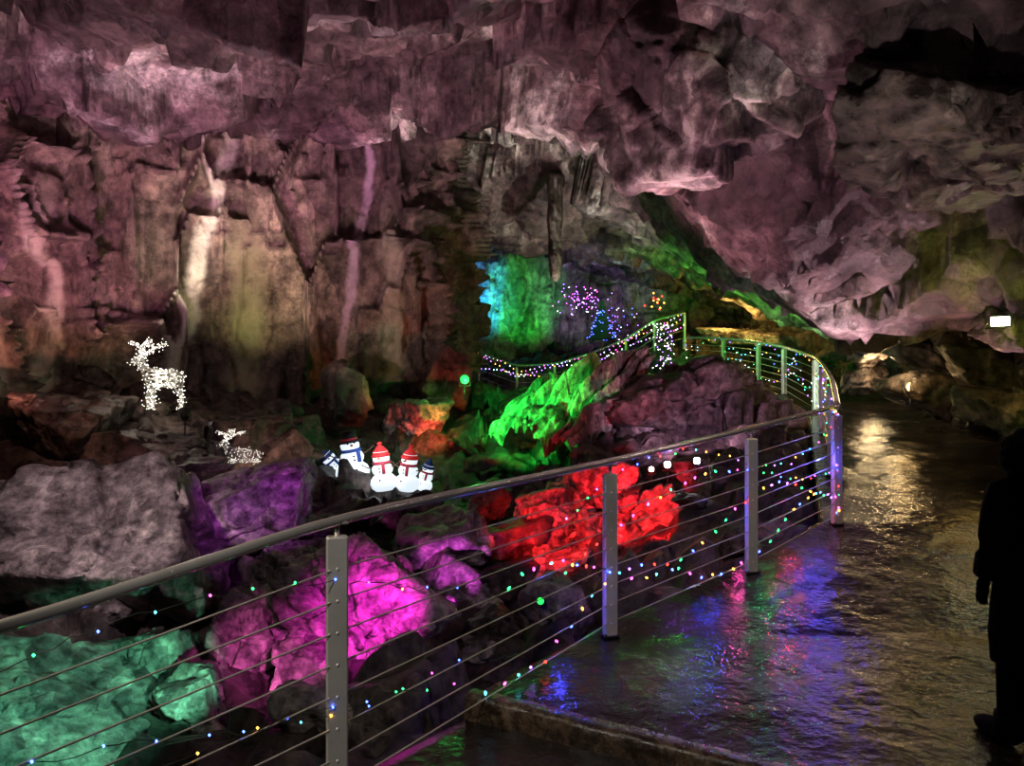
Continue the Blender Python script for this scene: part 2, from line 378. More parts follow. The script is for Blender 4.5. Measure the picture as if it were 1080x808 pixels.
# ---------------------------------------------------------------- walkway
def loft(Lp,Rp,zf,nv,step,zoff=0):
    ts=[0]
    for i in range(1,len(Lp)): ts.append(ts[-1]+(Vector(Lp[i])-Vector(Lp[i-1])).length)
    A=[];n=int(ts[-1]/step)
    for t in np.linspace(0,ts[-1],n):
        A.append((np.interp(t,ts,[p[0] for p in Lp]),np.interp(t,ts,[p[1] for p in Lp]),np.interp(t,ts,[p[0] for p in Rp]),np.interp(t,ts,[p[1] for p in Rp])))
    A=np.array(A);v=np.linspace(0,1,nv)[None,:]
    X=A[:,0:1]*(1-v)+A[:,2:3]*v;Y=A[:,1:2]*(1-v)+A[:,3:4]*v
    return np.stack([X,Y,zf(Y)+zoff],2)
SA=(-.22,3.76);SB=(5.45,.70)
LW=[SA]+[(x-.12,y+.05) for x,y in EL[3:]]
RW=[SB,(5.5,2.6),(5.5,4.2),(6.2,6.4),(7.2,9.5),(8.3,13),(8.9,15.5),(9,17),(8.8,20),(7.6,23.5),(6,24.5)]
G=loft(LW,RW,lambda y:wz(y),110,.05)
P=G.reshape(-1,3);P[:,2]+=.016*fbm(P*1.6,5,71);G=P.reshape(G.shape)
sk=G[:,:1].copy();sk[:,:,2]-=.55; sk[:,:,0]-=.02
G=np.concatenate([sk,G],1)
mkobj('floor.001',mkmesh('walkway',G.reshape(-1,3),gridfaces(G.shape[0],G.shape[1],True),M_floor),kind='structure',label='wet dark concrete walkway with puddled reflections',cat='walkway')
LW2=[(-3.1,-.2),(-1.55,2.12),(-.82,3.04),(-.14,3.86)];RW2=[(5.6,-1.5),(5.6,-.3),(5.6,.5),(5.6,1.2)]
G=loft(LW2,RW2,lambda y:y*0-.08,90,.06)
P=G.reshape(-1,3);P[:,2]+=.006*fbm(P*1.2,3,72);G=P.reshape(G.shape)
sk=G[:,:1].copy();sk[:,:,2]-=.6;G=np.concatenate([sk,G],1)
mkobj('floor.002',mkmesh('landing',G.reshape(-1,3),gridfaces(G.shape[0],G.shape[1],True),M_floor),kind='structure',label='wet concrete landing below a low step',cat='walkway')
a=np.array(SA)+np.array([-.02,.0]);b=np.array(SB);n=160;dirv=(b-a)/np.linalg.norm(b-a);nor=np.array([dirv[1],-dirv[0]])
prof=[(-.10,.004),(-.09,.014),(-.03,.014),(-.008,.008),(.0,-.005),(.006,-.05),(.01,-.14)]
G=np.zeros((n,len(prof),3))
for i in range(n):
    c=a+(b-a)*i/(n-1)
    for j,(q,zz) in enumerate(prof):
        w=.005*math.sin(i*.5)+.004*math.sin(i*1.37)+.003*math.sin(i*2.9+j)
        G[i,j]=(c[0]+nor[0]*(q+w),c[1]+nor[1]*(q+w),wz(c[1])+zz)
mkobj('trim_1',mkmesh('kerb',G.reshape(-1,3),gridfaces(n,len(prof),True),M_kerb),kind='structure',label='worn wet concrete step edge across the walkway',cat='step edge')

# ---------------------------------------------------------------- boulders
def boulder(c,r,seed,mat,label,rot=None,sub=5,name='boulder',rough=.045,planes=7,group=None,p=110,dmin=.6):
    rs=np.random.RandomState(seed)
    V,F=ico(sub)
    n=rs.normal(size=(planes,3));n/=np.linalg.norm(n,axis=1,keepdims=True)
    n=np.vstack([n,np.array([[0,0,1],[0,0,-1],[1,0,0],[-1,0,0],[0,1,0],[0,-1,0]])+rs.normal(size=(6,3))*.28])
    dd=rs.uniform(dmin,.95,len(n))
    q=np.clip(V@n.T/dd,0,None); rr=1/((q**p).sum(1)**(1/p))
    P=V*np.minimum(rr,1.5)[:,None]*np.array(r)
    R=Euler(rot).to_matrix() if rot else Euler((rs.uniform(-.25,.25),rs.uniform(-.3,.3),rs.uniform(-.5,.5))).to_matrix()
    P=P@np.array(R).T; m=float(np.mean(r)); Q=P+np.array(c)
    nn=P/np.linalg.norm(P,axis=1,keepdims=True)
    dsp=m*rough*(2.2*blocks(Q,(1.2/m,1.2/m,1.2/m),seed%50+500,warp=.03,crack=.6,cw=.03,tilt=1.6)+1.0*blocks(Q,(3.2/m,3.2/m,3.2/m),seed%50+540,warp=.03,crack=.3,tilt=1.4)+.2*fbm(Q*5/m,4,seed%40+600))
    P=P+nn*dsp[:,None]
    me=mkmesh(name,P,F,mat)
    ob=mkobj(name,me,label=label,cat='rock',group=group); ob.location=c
    return ob
def B(px,py,d,w,h,seed,mat,label,dep=None,**k):
    rx=w/2/780*d;rz=h/2/780*d
    return boulder(tuple(W(px,py,d)),(rx,dep or (rx+rz)/2,rz),seed,mat,label,**k)
P_='purple-lit limestone block in the gully'
B(120,598,7.2,330,165,1,M_bould,'broad grey-purple limestone slab in the gully',dep=1.0,sub=6,rot=(.5,.06,.15),planes=5)
B(10,790,4.9,210,220,2,M_bould,'pale boulder washed in mint-green light',dep=.6,sub=6,rot=(.2,.6,.3),rough=.05,planes=5)
B(160,705,5.9,110,125,3,M_bould,'cracked boulder with green and pink light',dep=.4,sub=6,rough=.05)
B(205,740,5.6,100,100,27,M_bould,'split boulder half teal and half magenta',dep=.35,sub=6,rough=.05)
B(385,648,6.6,145,175,4,M_bould,'boulder glowing bright magenta',dep=.5,sub=6,rough=.06,planes=9)
B(310,612,7.2,110,120,5,M_bould,'boulder tinted lilac and pink',sub=6,rough=.05)
B(258,700,6.2,100,110,6,M_bould,'block with rose and teal light',sub=6,rough=.05)
B(322,705,6.1,85,90,7,M_bould,'small angular block lit magenta',rough=.05)
B(265,535,8.2,190,95,8,M_bould,'sloping block in deep violet light',sub=6)
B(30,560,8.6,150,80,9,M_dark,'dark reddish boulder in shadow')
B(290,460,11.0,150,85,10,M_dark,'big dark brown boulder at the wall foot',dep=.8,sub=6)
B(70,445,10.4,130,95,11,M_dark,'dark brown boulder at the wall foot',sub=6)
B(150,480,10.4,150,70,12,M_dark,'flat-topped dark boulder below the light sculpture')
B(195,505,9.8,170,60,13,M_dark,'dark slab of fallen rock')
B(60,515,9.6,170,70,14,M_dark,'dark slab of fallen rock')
B(365,425,12.8,80,90,15,M_wall,'brown boulder leaning on the cave wall',dep=.5)
B(440,442,12.8,75,80,16,M_bould,'boulder in dim red light')
B(470,405,13.8,80,70,17,M_wall,'brown-green rock at the wall corner',dep=.5)
B(485,570,8.2,90,70,18,M_bould,P_);B(492,622,7.7,80,60,19,M_bould,P_);B(430,540,9,90,50,20,M_dark,'dark boulder in shadow')
for i,(x,y,d,w,h) in enumerate([(570,548,8.4,85,85),(625,515,9.0,85,60),(692,550,8.7,60,80),(628,568,8.2,75,60),(650,600,8.0,80,50),(582,598,7.9,80,45),(655,535,8.8,55,60),(606,545,8.7,45,60)]):
    B(x,y,d,w,h,30+i,M_bould,'angular rock glowing deep red',dep=.3,sub=5,rough=.07)
B(585,660,6.4,75,50,40,M_bould,'small green-lit stone below the railing')
B(520,665,6.2,60,40,41,M_dark,'small dark stone on the gully floor')
B(520,535,9.5,70,50,42,M_dark,'dark purple rock on the gully floor')
boulder(tuple(W(722,458,12.4)),(2.05,1.3,.92),61,M_dark,'broad purple-grey rock hump rising toward the far railing',rot=(0,.10,.2),sub=6,name='rock_mound',planes=16,p=24,dmin=.82,rough=.06)
for i,(x,y,d,w,h) in enumerate([(795,465,10.4,80,45),(690,488,10.6,100,40),(812,470,9.8,60,40),(755,492,9.6,90,45),(640,500,10.3,80,30)]):
    B(x,y,d,w,h,50+i,M_dark,'dark purplish rock of the central mound',dep=.5)
for i,(x,y,d,w,h,m) in enumerate([(955,350,13,70,40,M_dark),(985,378,12.5,80,45,M_dark),(925,362,14,60,50,M_dark),(1045,395,10.5,90,60,M_dark),(1000,415,11.5,90,50,M_dark),(915,398,14.5,60,40,M_dark),(1075,430,9.3,120,70,M_dark),(1062,345,8.3,75,70,M_wall),(1010,355,11.5,60,60,M_dark),(795,358,21.5,110,28,M_bould)]):
    B(x,y,d,w,h,70+i,m,'layered dark rock beside the path' if m is M_dark else 'rock with faint coloured light beside the path')
B(985,135,6.3,250,150,90,M_dark,'massive dark rock ledge hanging from the roof',dep=.9,sub=6,name='rock_ledge',rough=.05,planes=3,rot=(.1,.05,-.2))
B(760,85,7.5,250,230,95,M_ceil,'angular rock buttress hanging from the roof',dep=1.1,sub=6,name='rock_buttress',rough=.05,planes=7,rot=(.15,-.25,.3))
rs=random.Random(5);cnt=0
while cnt<70:
    y=rs.uniform(4.8,13);x=rs.uniform(-.6*y,xl(y)-.45)
    r=rs.uniform(.1,.3)*(1+.03*y)
    boulder((x,y,ground(x,y)+r*.2),(r,r*rs.uniform(.7,1.1),r*rs.uniform(.5,.8)),200+cnt,rs.choice([M_bould,M_dark,M_dark]),'loose broken stone on the gully floor',sub=4,group='loose stones on the gully floor',name='stone')
    cnt+=1
def flow():
    n,m=170,150
    G=np.zeros((n,m,3))
    a=np.array(W(500,470,11.2));bb=np.array(W(600,490,10.5));c=np.array(W(592,402,14.4));dd=np.array(W(690,384,12.9))
    for i in range(n):
        u=i/(n-1)
        lo=a*(1-u)+bb*u; hi=c*(1-u)+dd*u
        for j in range(m):
            v=j/(m-1); p=lo*(1-v)+hi*v; G[i,j]=p+np.array([0,-.25,.22])*math.sin(math.pi*v)*(.3+.7*math.sin(math.pi*u))
            G[i,j,2]-=5*max(0,abs(2*u-1)-.8)**2
    P=G.reshape(-1,3); uu=np.repeat(np.arange(n)/(n-1),m); vv=np.tile(np.arange(m)/(m-1),n)
    Q=np.stack([uu*8+.9*fbm(P*.7,3,9),vv*1.6,uu*0],1)
    d=.34*np.abs(vnoise(Q,33))*1.6+.16*np.abs(vnoise(Q*[2.6,2,1],35))+.1*blocks(P,(1.6,1.6,1.6),37)+.14*vnoise(P*1.4,39)-.12
    P[:,2]+=d;P[:,1]-=d*.6
    mkobj('flowstone_mound',mkmesh('flowstone_mound',P,gridfaces(n,m),M_flow),label='ribbed flowstone slope glowing vivid green',cat='rock')
flow()
def stal(px,py,d,h,w,seed,label,mat=M_ceil,blunt=.15):
    c=W(px,py,d);H=h/780*d;R=w/2/780*d;n=22;rows=26;V=[]
    for i in range(rows):
        t=i/(rows-1);r=R*((1-t)**.8*(1-blunt)+blunt)*(1+.08*math.sin(t*17+seed))
        if i==rows-1:r*=.3
        for k in range(n):
            th=2*math.pi*k/n; rr=r*(1+.14*math.sin(3*th+seed)+.08*math.sin(7*th+2*t))
            V.append((rr*math.cos(th)+.05*R*math.sin(t*6+seed),rr*math.sin(th),-H*t))
    F=[]
    for i in range(rows-1):
        for k in range(n):F.append((i*n+k,(i+1)*n+k,(i+1)*n+(k+1)%n,i*n+(k+1)%n))
    F.append(tuple(range(n)));F.append(tuple((rows-1)*n+k for k in range(n))[::-1])
    o=mkobj('stalactite',mkmesh('stalactite',V,F,mat),label=label,cat='stalactite');o.location=c
stal(585,185,17,112,17,1,'long dark blunt stalactite hanging in the chamber mouth',M_dark,.6)
for i in range(6):
    stal(175+i*26+rs.uniform(-6,6),-15+rs.uniform(0,12),8.2+rs.uniform(-.3,.4),rs.uniform(45,80),rs.uniform(30,48),10+i,'short dark stalactite in a roof cluster',M_dark,.3)

# ---------------------------------------------------------------- railings
def railing(label,tops,bases,posts,rr,pw,pd,ncab,hoff,seed=0,cr=.0045):
    root=empty('railing',bases[0],label,'railing'); o0=Vector(bases[0])
    def rel(p):return Vector(p)-o0
    pts=[]
    for i in range(len(tops)-1):
        for k in range(8): pts.append(rel(Vector(tops[i]).lerp(Vector(tops[i+1]),k/8)))
    pts.append(rel(tops[-1]))
    for _ in range(3):
        pts=[pts[0]]+[(pts[i-1]+pts[i]*2+pts[i+1])/4 for i in range(1,len(pts)-1)]+[pts[-1]]
    V,F=tube(pts,rr,14);mkobj('handrail',mkmesh('handrail',V,F,M_steel),root,'polished tubular steel handrail')
    for c in range(ncab):
        f=(c+.7)/(ncab+.7)
        cp=[]
        for i in range(len(tops)):
            t=Vector(tops[i]);b=Vector(bases[i]);cp.append(rel(b.lerp(t-Vector((0,0,hoff)),f)))
        V,F=tube(cp,cr,5);mkobj('cable',mkmesh('cable',V,F,M_cable),root)
    for i in posts:
        t=Vector(tops[i]);b=Vector(bases[i]);H=(t-b).z-hoff
        j=min(i+1,len(tops)-1);k=max(i-1,0);dr=Vector(bases[j])-Vector(bases[k]);an=math.atan2(dr.y,dr.x)
        V,F=merge([box(pw,pd,H,(0,0,H/2),.006)]+[xf(ball(.007,(0,0,0),8,5),Matrix.Translation((0,-pd/2,H*(c+.7)/(ncab+.7)))) for c in range(ncab)])
        po=mkobj('post',mkmesh('post',V,F,M_post,False),root);po.location=rel(b);po.rotation_euler[2]=an*.35
        V,F=merge([box(pw*1.25,pd*1.6,.008,(0,0,.004),.002)]+[lathe([(.009,.008),(.009,.016),(.005,.02)],6,(sx*pw*.5,sy*pd*.65,0)) for sx in(-1,1) for sy in(-1,1)])
        mkobj('base_plate',mkmesh('base_plate',V,F,M_house,False),po)
        V,F=merge([tube([(0,0,H-.01),(0,0,H+hoff*.5),(0,0,H+hoff-rr*.6)],.011,8),box(.09,.035,.008,(0,0,H+hoff-rr-.002),.002)])
        mkobj('bracket',mkmesh('bracket',V,F,M_steel),po)
    return root
nb=[(-2.75,.55,-.12),(-1.45,2.1,-.12),(-.71,3.0,-.12),(.61,4.6,.05),(1.78,5.5,.215),(2.81,6.4,.40)]
nt=[(-2.75,.55,.80),tuple(W(0,664,2.1)),tuple(W(358,546,3.0)),tuple(W(643,487,4.6)),tuple(W(793,452,5.5)),tuple(W(881,429,6.4))]
railing('steel walkway railing with taut cables and coloured fairy lights',nt,nb,[0,2,3,4,5],.021,.085,.05,8,.075,cr=.004)
bk=[(883,430,6.4),(878,402,8.3),(868,385,11),(860,377,13),(827,366,15.5),(800,361,17),(763,357,19),(722,356,20.5)]
bt=[tuple(W(*p)) for p in bk];bb=[(p[0],p[1],float(wz(p[1]))) for p in bt]
bt[0]=(2.84,6.45,bt[0][2]);bb[0]=(2.84,6.45,.4)
railing('distant steel railing curving along the upper path',bt,bb,[1,2,3,4,5,6,7],.03,.11,.06,6,.05,cr=.006)
fk=[(722,330,19.5),(690,338,19),(660,358,19),(620,374,19),(585,384,19.3),(545,386,19.6),(505,372,20)]
ft=[tuple(W(*p)) for p in fk];fb=[(p[0],p[1],p[2]-.8) for p in ft]
railing('far railing sweeping down into the chamber with violet lights',ft,fb,[0,1,2,3,4,5,6],.025,.05,.05,3,.04)

# ---------------------------------------------------------------- string lights
def polyat(pts,s):
    L=[(Vector(pts[i+1])-Vector(pts[i])).length for i in range(len(pts)-1)]
    for i,l in enumerate(L):
        if s<=l: return Vector(pts[i]).lerp(Vector(pts[i+1]),s/l),i
        s-=l
    return Vector(pts[-1]),len(L)-1
bulbmesh={}
def bulbm(k,r):
    if (k,r) not in bulbmesh:
        V,F=lathe([(r*.35,-r*1.6),(r*.7,-r),(r,-.1*r),(r*.8,r*.7),(r*.25,r*1.3)],8)
        bulbmesh[(k,r)]=mkmesh('bulb_'+k,V,F,E[k])
    return bulbmesh[(k,r)]
keys=['blue','green','amber','pink','red','blue','cyan','green','violet','amber']
def garland(label,tops,bases,s0,s1,strands,dens,indiv,r,keys,fr=(.15,.9),seed=0,wire_r=.002,wig=2.0):
    rg=random.Random(seed)
    root=empty('string_lights',polyat(bases,s0)[0],label,'string lights');o0=Vector(root.location)
    stuff={}
    wires=[]
    for st in range(strands):
        s=s0+rg.uniform(0,.4)*st;pts=[];ph=rg.uniform(0,6);f=(st+.5)/strands;wl=rg.uniform(.8,1.6)
        while s<s1:
            t,_=polyat(tops,s);b,_=polyat(bases,s)
            ff=fr[0]+(fr[1]-fr[0])*f+(fr[1]-fr[0])*.5/strands*1.5*math.sin(s*wl*wig+ph)
            ff=max(fr[0],min(.97,ff))
            p=b.lerp(t,ff)+Vector((rg.uniform(-.015,.015),rg.uniform(-.03,.01),rg.uniform(-.012,.012)));pts.append(p-o0);s+=.06
        V=tube(pts,wire_r,4);wires.append(V)
        tot=len(pts);stepn=max(1,int(dens/.06))
        for i in range(rg.randint(0,stepn),tot,stepn):
            p=pts[i];k=rg.choice(keys)
            if indiv>0:
                bo=mkobj('bulb',bulbm(k,r),root);bo.location=p-Vector((0,0,r));bo.rotation_euler=(rg.uniform(-1,1),rg.uniform(-1,1),0);indiv-=1
            else: stuff.setdefault(k,[]).append(octa(p,r))
    V,F=merge(wires);mkobj('wire',mkmesh('wire',V,F,M_wire),root)
    for k,l in stuff.items():
        V,F=merge(l);mkobj('bulbs',mkmesh('bulbs_'+k,V,F,E[k]),root,kind='stuff')
garland('multicoloured fairy lights wound through the near railing cables',nt,nb,4.0,9.2,4,.13,100,.0072,keys,(.1,.93),1)
garland('coloured fairy lights trailing along the lower railing',nt,nb,1.6,4.0,3,.19,0,.006,['blue','amber','pink','cyan','blue','green'],(.12,.85),6,.0018,1.0)
garland('multicoloured fairy lights wound on the curving upper railing',bt,bb,.3,16.5,3,.24,0,.012,['blue','green','cyan','cool','violet','white','amber'],(.2,.98),2,.004)
garland('violet and white fairy lights along the far railing',ft,fb,0,6.2,3,.12,0,.015,['violet','white','pink','amber','cool','violet'],(.5,1.05),3,.004)
def cluster(label,pts,r,keys,name='light_cluster',cat='fairy lights'):
    root=empty(name,pts[0],label,cat);o0=Vector(pts[0]);st={}
    rg=random.Random(len(pts))
    order=[Vector(p)-o0 for p in pts]
    V,F=tube(order,.003,4);mkobj('wire',mkmesh('wire',V,F,M_wire),root)
    for p in order: st.setdefault(rg.choice(keys),[]).append(octa(p,r))
    for k,l in st.items():
        V,F=merge(l);mkobj('bulbs',mkmesh('bulbs',V,F,E[k]),root,kind='stuff')
    return root
rg=random.Random(9)
cluster('dense tangle of white fairy lights by the upper railing',[tuple(W(rg.gauss(702,9),rg.uniform(342,402),17+rg.uniform(-.3,.3))) for _ in range(90)],.014,['white','cool','white','violet'])
cluster('violet fairy lights draped over far rocks',[tuple(W(rg.gauss(613,12),rg.gauss(316,9),24+rg.uniform(-.3,.3))) for _ in range(80)],.018,['violet','violet','pink','cool'])
cluster('blue fairy lights trailing beside the far tree',[tuple(W(rg.gauss(650,14),rg.uniform(325,362),23+rg.uniform(-.3,.3))) for _ in range(60)],.015,['blue','cool','violet'])
cluster('small amber lights on a far shelf',[tuple(W(rg.gauss(693,5),rg.gauss(318,4),24)) for _ in range(14)],.03,['amber','amber','red'])
tc=W(635,362,22.5);root=empty('christmas_tree',tc,'small blue-lit christmas tree in the far chamber','christmas tree')
V,F=lathe([(.04,-.4),(.035,.2),(.015,1.1)],8);mkobj('trunk',mkmesh('trunk',V,F,M_twig),root)
pr=[]
for l in range(5):
    z0=.12+l*.22;r0=.48*(1-l*.18)
    pr.append(lathe([(r0,z0),(r0*.55,z0+.12),(.05,z0+.3)],14))
V,F=merge(pr);V=[Vector((v.x*(1+.12*math.sin(9*math.atan2(v.y,v.x))),v.y,v.z)) for v in V];mkobj('branches',mkmesh('branches',V,F,M_green,False),root)
l=[]
for i in range(90):
    t=rg.random();a_=rg.uniform(0,6.28);l.append(octa((.46*(1-t)*math.cos(a_),.46*(1-t)*math.sin(a_),.15+t*1.05),.015))
V,F=merge(l);mkobj('bulbs',mkmesh('bulbs',V,F,E['blue']),root,kind='stuff')

# ---------------------------------------------------------------- reindeer sculpture
def skin_to_mesh(nodes,edges,name,mat,subd=2,root=0):
    me=bpy.data.meshes.new(name);me.from_pydata([n[:3] for n in nodes],edges,[]);me.update()
    ob=bpy.data.objects.new(name,me);COL.objects.link(ob)
    md=ob.modifiers.new('s','SKIN');md.use_smooth_shade=True
    for i,n in enumerate(nodes):
        r=n[3];me.skin_vertices[0].data[i].radius=(r,r)
    me.skin_vertices[0].data[root].use_root=True
    sb=ob.modifiers.new('b','SUBSURF');sb.levels=subd;sb.render_levels=subd
    dg=bpy.context.evaluated_depsgraph_get();ev=ob.evaluated_get(dg)
    m2=bpy.data.meshes.new_from_object(ev);m2.name=name
    bpy.data.objects.remove(ob)
    m2.materials.clear();m2.materials.append(mat)
    m2.polygons.foreach_set('use_smooth',[True]*len(m2.polygons))
    return m2
gz=W(174,432,11.0)
def reindeer(loc,s,label,n=420,rotz=0,lying=False):
    nodes=[(0,0,.62,.17),(.22,0,.60,.15),(-.22,0,.62,.16),(-.34,0,.74,.1),(-.42,0,.9,.075),(-.46,0,.98,.07),(-.6,0,.95,.045),
      (.24,.07,.42,.07),(.3,.07,.24,.04),(.27,.07,0.0,.03),(.24,-.07,.42,.07),(.32,-.07,.24,.04),(.3,-.07,0.0,.03),
      (-.24,.07,.4,.06),(-.22,.07,.2,.035),(-.23,.07,0,.03),(-.24,-.07,.4,.06),(-.3,-.07,.22,.035),(-.28,-.07,0,.03),
      (.36,0,.7,.04),
      (-.42,.05,1.08,.02),(-.22,.12,1.2,.018),(-.34,.2,1.36,.016),(-.02,.14,1.32,.016),
      (-.42,-.05,1.08,.02),(-.40,-.12,1.2,.018),(-.58,-.2,1.34,.016),(-.22,-.14,1.40,.016)]
    ed=[(0,1),(0,2),(2,3),(3,4),(4,5),(5,6),(1,7),(7,8),(8,9),(1,10),(10,11),(11,12),(2,13),(13,14),(14,15),(2,16),(16,17),(17,18),(1,19),(5,20),(20,21),(21,22),(21,23),(5,24),(24,25),(25,26),(25,27)]
    if lying:
        nodes=[(x*1.25,y,max(0.03,z-.45) if i>6 and i<19 else z-.42,r*1.1) for i,(x,y,z,r) in enumerate(nodes)]
    me=skin_to_mesh(nodes,ed,'wire_frame',M_post,1)
    ob=mkobj('light_reindeer',me,label=label,cat='light sculpture');ob.location=loc;ob.scale=(s,s,s);ob.rotation_euler[2]=rotz
    w=ob.modifiers.new('w','WIREFRAME');w.thickness=.005
    me.calc_loop_triangles();vs=[v.co.copy() for v in me.vertices];rg=random.Random(3)
    tr=[(t.area,t.vertices[:]) for t in me.loop_triangles];tot=[a for a,_ in tr]
    l=[]
    for a,t in rg.choices(tr,weights=[x+.0012 for x in tot],k=n):
        u,v=rg.random(),rg.random()
        if u+v>1:u,v=1-u,1-v
        l.append(octa(vs[t[0]]+(vs[t[1]]-vs[t[0]])*u+(vs[t[2]]-vs[t[0]])*v+Vector((rg.gauss(0,.04),rg.gauss(0,.04),rg.gauss(0,.03))),.0075))
    V,F=merge(l);b=mkobj('bulbs',mkmesh('bulbs',V,F,E['white']),ob,'tiny white lights covering the frame',kind='stuff')
    return ob
reindeer(gz,.75,'standing reindeer light sculpture covered in white lights',480,rotz=.3)
g2=W(258,487,9.2);reindeer(g2,.42,'small resting light sculpture of white lights on a boulder',340,rotz=.2,lying=True)

# ---------------------------------------------------------------- snowmen
def snowman(loc,s,rotz,tilt,hatmat,scarfmat,label,tophat):
    root=empty('snowman',loc,label,'snowman',rotz=rotz);root.scale=(s*1.25,s*1.25,s);root.rotation_euler=(tilt[0],tilt[1],rotz)
    prof=[(.05,0),(.2,.02),(.29,.12),(.32,.25),(.29,.38),(.22,.47),(.19,.5),(.23,.56),(.25,.65),(.22,.75),(.155,.81),(.15,.83),(.19,.9),(.2,.98),(.17,1.07),(.09,1.13),(.01,1.15)]
    V,F=lathe(prof,24);mkobj('body',mkmesh('body',V,F,M_snow),root)
    if tophat: V,F=lathe([(.27,1.05),(.27,1.08),(.17,1.09),(.165,1.3),(.18,1.34),(.02,1.35)],20)
    else: V,F=lathe([(.21,1.02),(.225,1.06),(.2,1.1),(.16,1.2),(.08,1.32),(.03,1.36),(.06,1.39),(.05,1.44),(.01,1.46)],20)
    mkobj('hat',mkmesh('hat',V,F,hatmat),root)
    V,F=lathe([(.175,1.1),(.18,1.12),(.178,1.16),(.17,1.17)],20);mkobj('hat_band',mkmesh('hat_band',V,F,M_redw if tophat else M_snow),root)
    ring=lathe([(.16,.79),(.215,.8),(.23,.84),(.2,.88),(.16,.88)],20)
    tail=box(.08,.03,.3,(.1,-.25,.68),.006);V,F=merge([ring,tail]);mkobj('scarf',mkmesh('scarf',V,F,scarfmat),root)
    V,F=tube([(0,-.18,.98),(0,-.26,.975),(0,-.34,.965)],[.035,.022,.003],10);mkobj('nose',mkmesh('nose',V,F,M_orange),root)
    for x in(-.07,.07):
        V,F=ball(.022,(x,-.175,1.03),8,6);mkobj('eye',mkmesh('eye',V,F,M_black),root)
    for z,y in((.7,-.245),(.6,-.245),(.36,-.3)):
        V,F=ball(.024,(0,y,z),8,6);mkobj('button',mkmesh('button',V,F,M_black),root)
    for sx in(-1,1):
        V,F=merge([tube([(sx*.2,0,.68),(sx*.36,-.03,.74),(sx*.48,-.06,.86)],[.022,.017,.01],7),tube([(sx*.42,-.045,.8),(sx*.52,-.05,.8)],[.01,.006],6)])
        mkobj('arm',mkmesh('arm',V,F,M_twig),root)
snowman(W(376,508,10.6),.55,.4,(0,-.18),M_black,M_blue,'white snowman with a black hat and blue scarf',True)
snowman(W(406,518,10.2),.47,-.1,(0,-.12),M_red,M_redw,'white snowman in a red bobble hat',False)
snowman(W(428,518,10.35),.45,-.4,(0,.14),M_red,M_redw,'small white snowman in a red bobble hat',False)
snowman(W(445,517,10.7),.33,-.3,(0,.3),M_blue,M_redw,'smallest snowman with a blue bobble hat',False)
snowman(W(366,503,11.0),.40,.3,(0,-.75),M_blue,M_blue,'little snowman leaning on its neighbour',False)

# ---------------------------------------------------------------- floodlights
def flood(loc,target,s,lens,label,rect=False):
    d=(Vector(target)-Vector(loc)).normalized();q=d.to_track_quat('-Y','Z')
    root=empty('floodlight',loc,label,'floodlight')
    M=q.to_matrix().to_4x4()
    if rect:
        V,F=xf(merge([box(.2,.06,.12,(0,.04,0),.01),box(.22,.02,.012,(0,-.0,.062)),box(.22,.02,.012,(0,0,-.062)),box(.012,.02,.13,(.104,0,0)),box(.012,.02,.13,(-.104,0,0))]),M)
        mkobj('housing',mkmesh('housing',[v*s for v in V],F,M_house,False),root)
        V,F=xf(box(.19,.012,.105,(0,0,0),.002),M);mkobj('lens',mkmesh('lens',[v*s for v in V],F,lens,False),root)
        V,F=tube([(-.12*s,.04*s,0),(-.12*s,.1*s,-.08*s),(.12*s,.1*s,-.08*s),(.12*s,.04*s,0)],.008*s,6);mkobj('bracket',mkmesh('bracket',V,F,M_house),root)
        return
    pr=[xf(lathe([(.05,-.12),(.075,-.1),(.085,0),(.1,.06),(.1,.075),(.09,.075)],18),M@Matrix.Rotation(math.radians(90),4,'X'))]
    pr+=[xf(box(.01,.14,.02,(0,.09,0)),M@Matrix.Rotation(k*math.pi/4,4,'Y')) for k in range(4)]
    V,F=merge(pr);V=[v*s for v in V];mkobj('housing',mkmesh('housing',V,F,M_house),root)
    V,F=xf(ball(.088,(0,-.06,0),16,8,(1,.3,1)),M);V=[v*s for v in V];mkobj('lens',mkmesh('lens',V,F,lens),root)
    V,F=merge([tube([(-.11*s,0,0),(-.11*s,0,-.13*s),(.11*s,0,-.13*s),(.11*s,0,0)],.009*s,6),tube([(0,0,-.13*s),(0,0,-.4*s)],.012*s,6)])
    mkobj('bracket',mkmesh('bracket',V,F,M_house),root)
cam_=(0,0,1.62)
flood(W(704,490,8.6),W(640,420,0.5),.55,M_lens,'small white floodlight glowing toward the walkway')
flood(W(735,486,8.8),cam_,.55,M_lens,'small white floodlight glowing toward the walkway')
flood(W(687,495,8.5),W(600,420,1),.4,M_lens,'smallest white floodlight among the red rocks')
flood(W(490,400,12.3),cam_,.85,M_lensg,'small projector emitting a bright green point')
flood(W(1055,339,7.5),(2.5,1,1.8),.85,M_lens,'bright white rectangular floodlight in a rock alcove',True)
M_warm=simple('warm_lens',(1,.7,.3),.3,em=(1,.6,.2),es=12,samp='NONE')
flood(W(960,408,11.2),(5,8,1.5),.9,M_warm,'warm low lamp among rocks beside the path')
flood(W(570,634,5.6),cam_,.34,M_lensg,'tiny green lamp on a stone')
flood(W(195,436,10.6),W(180,200,13),.8,M_lens,'white floodlight at the foot of the wall')

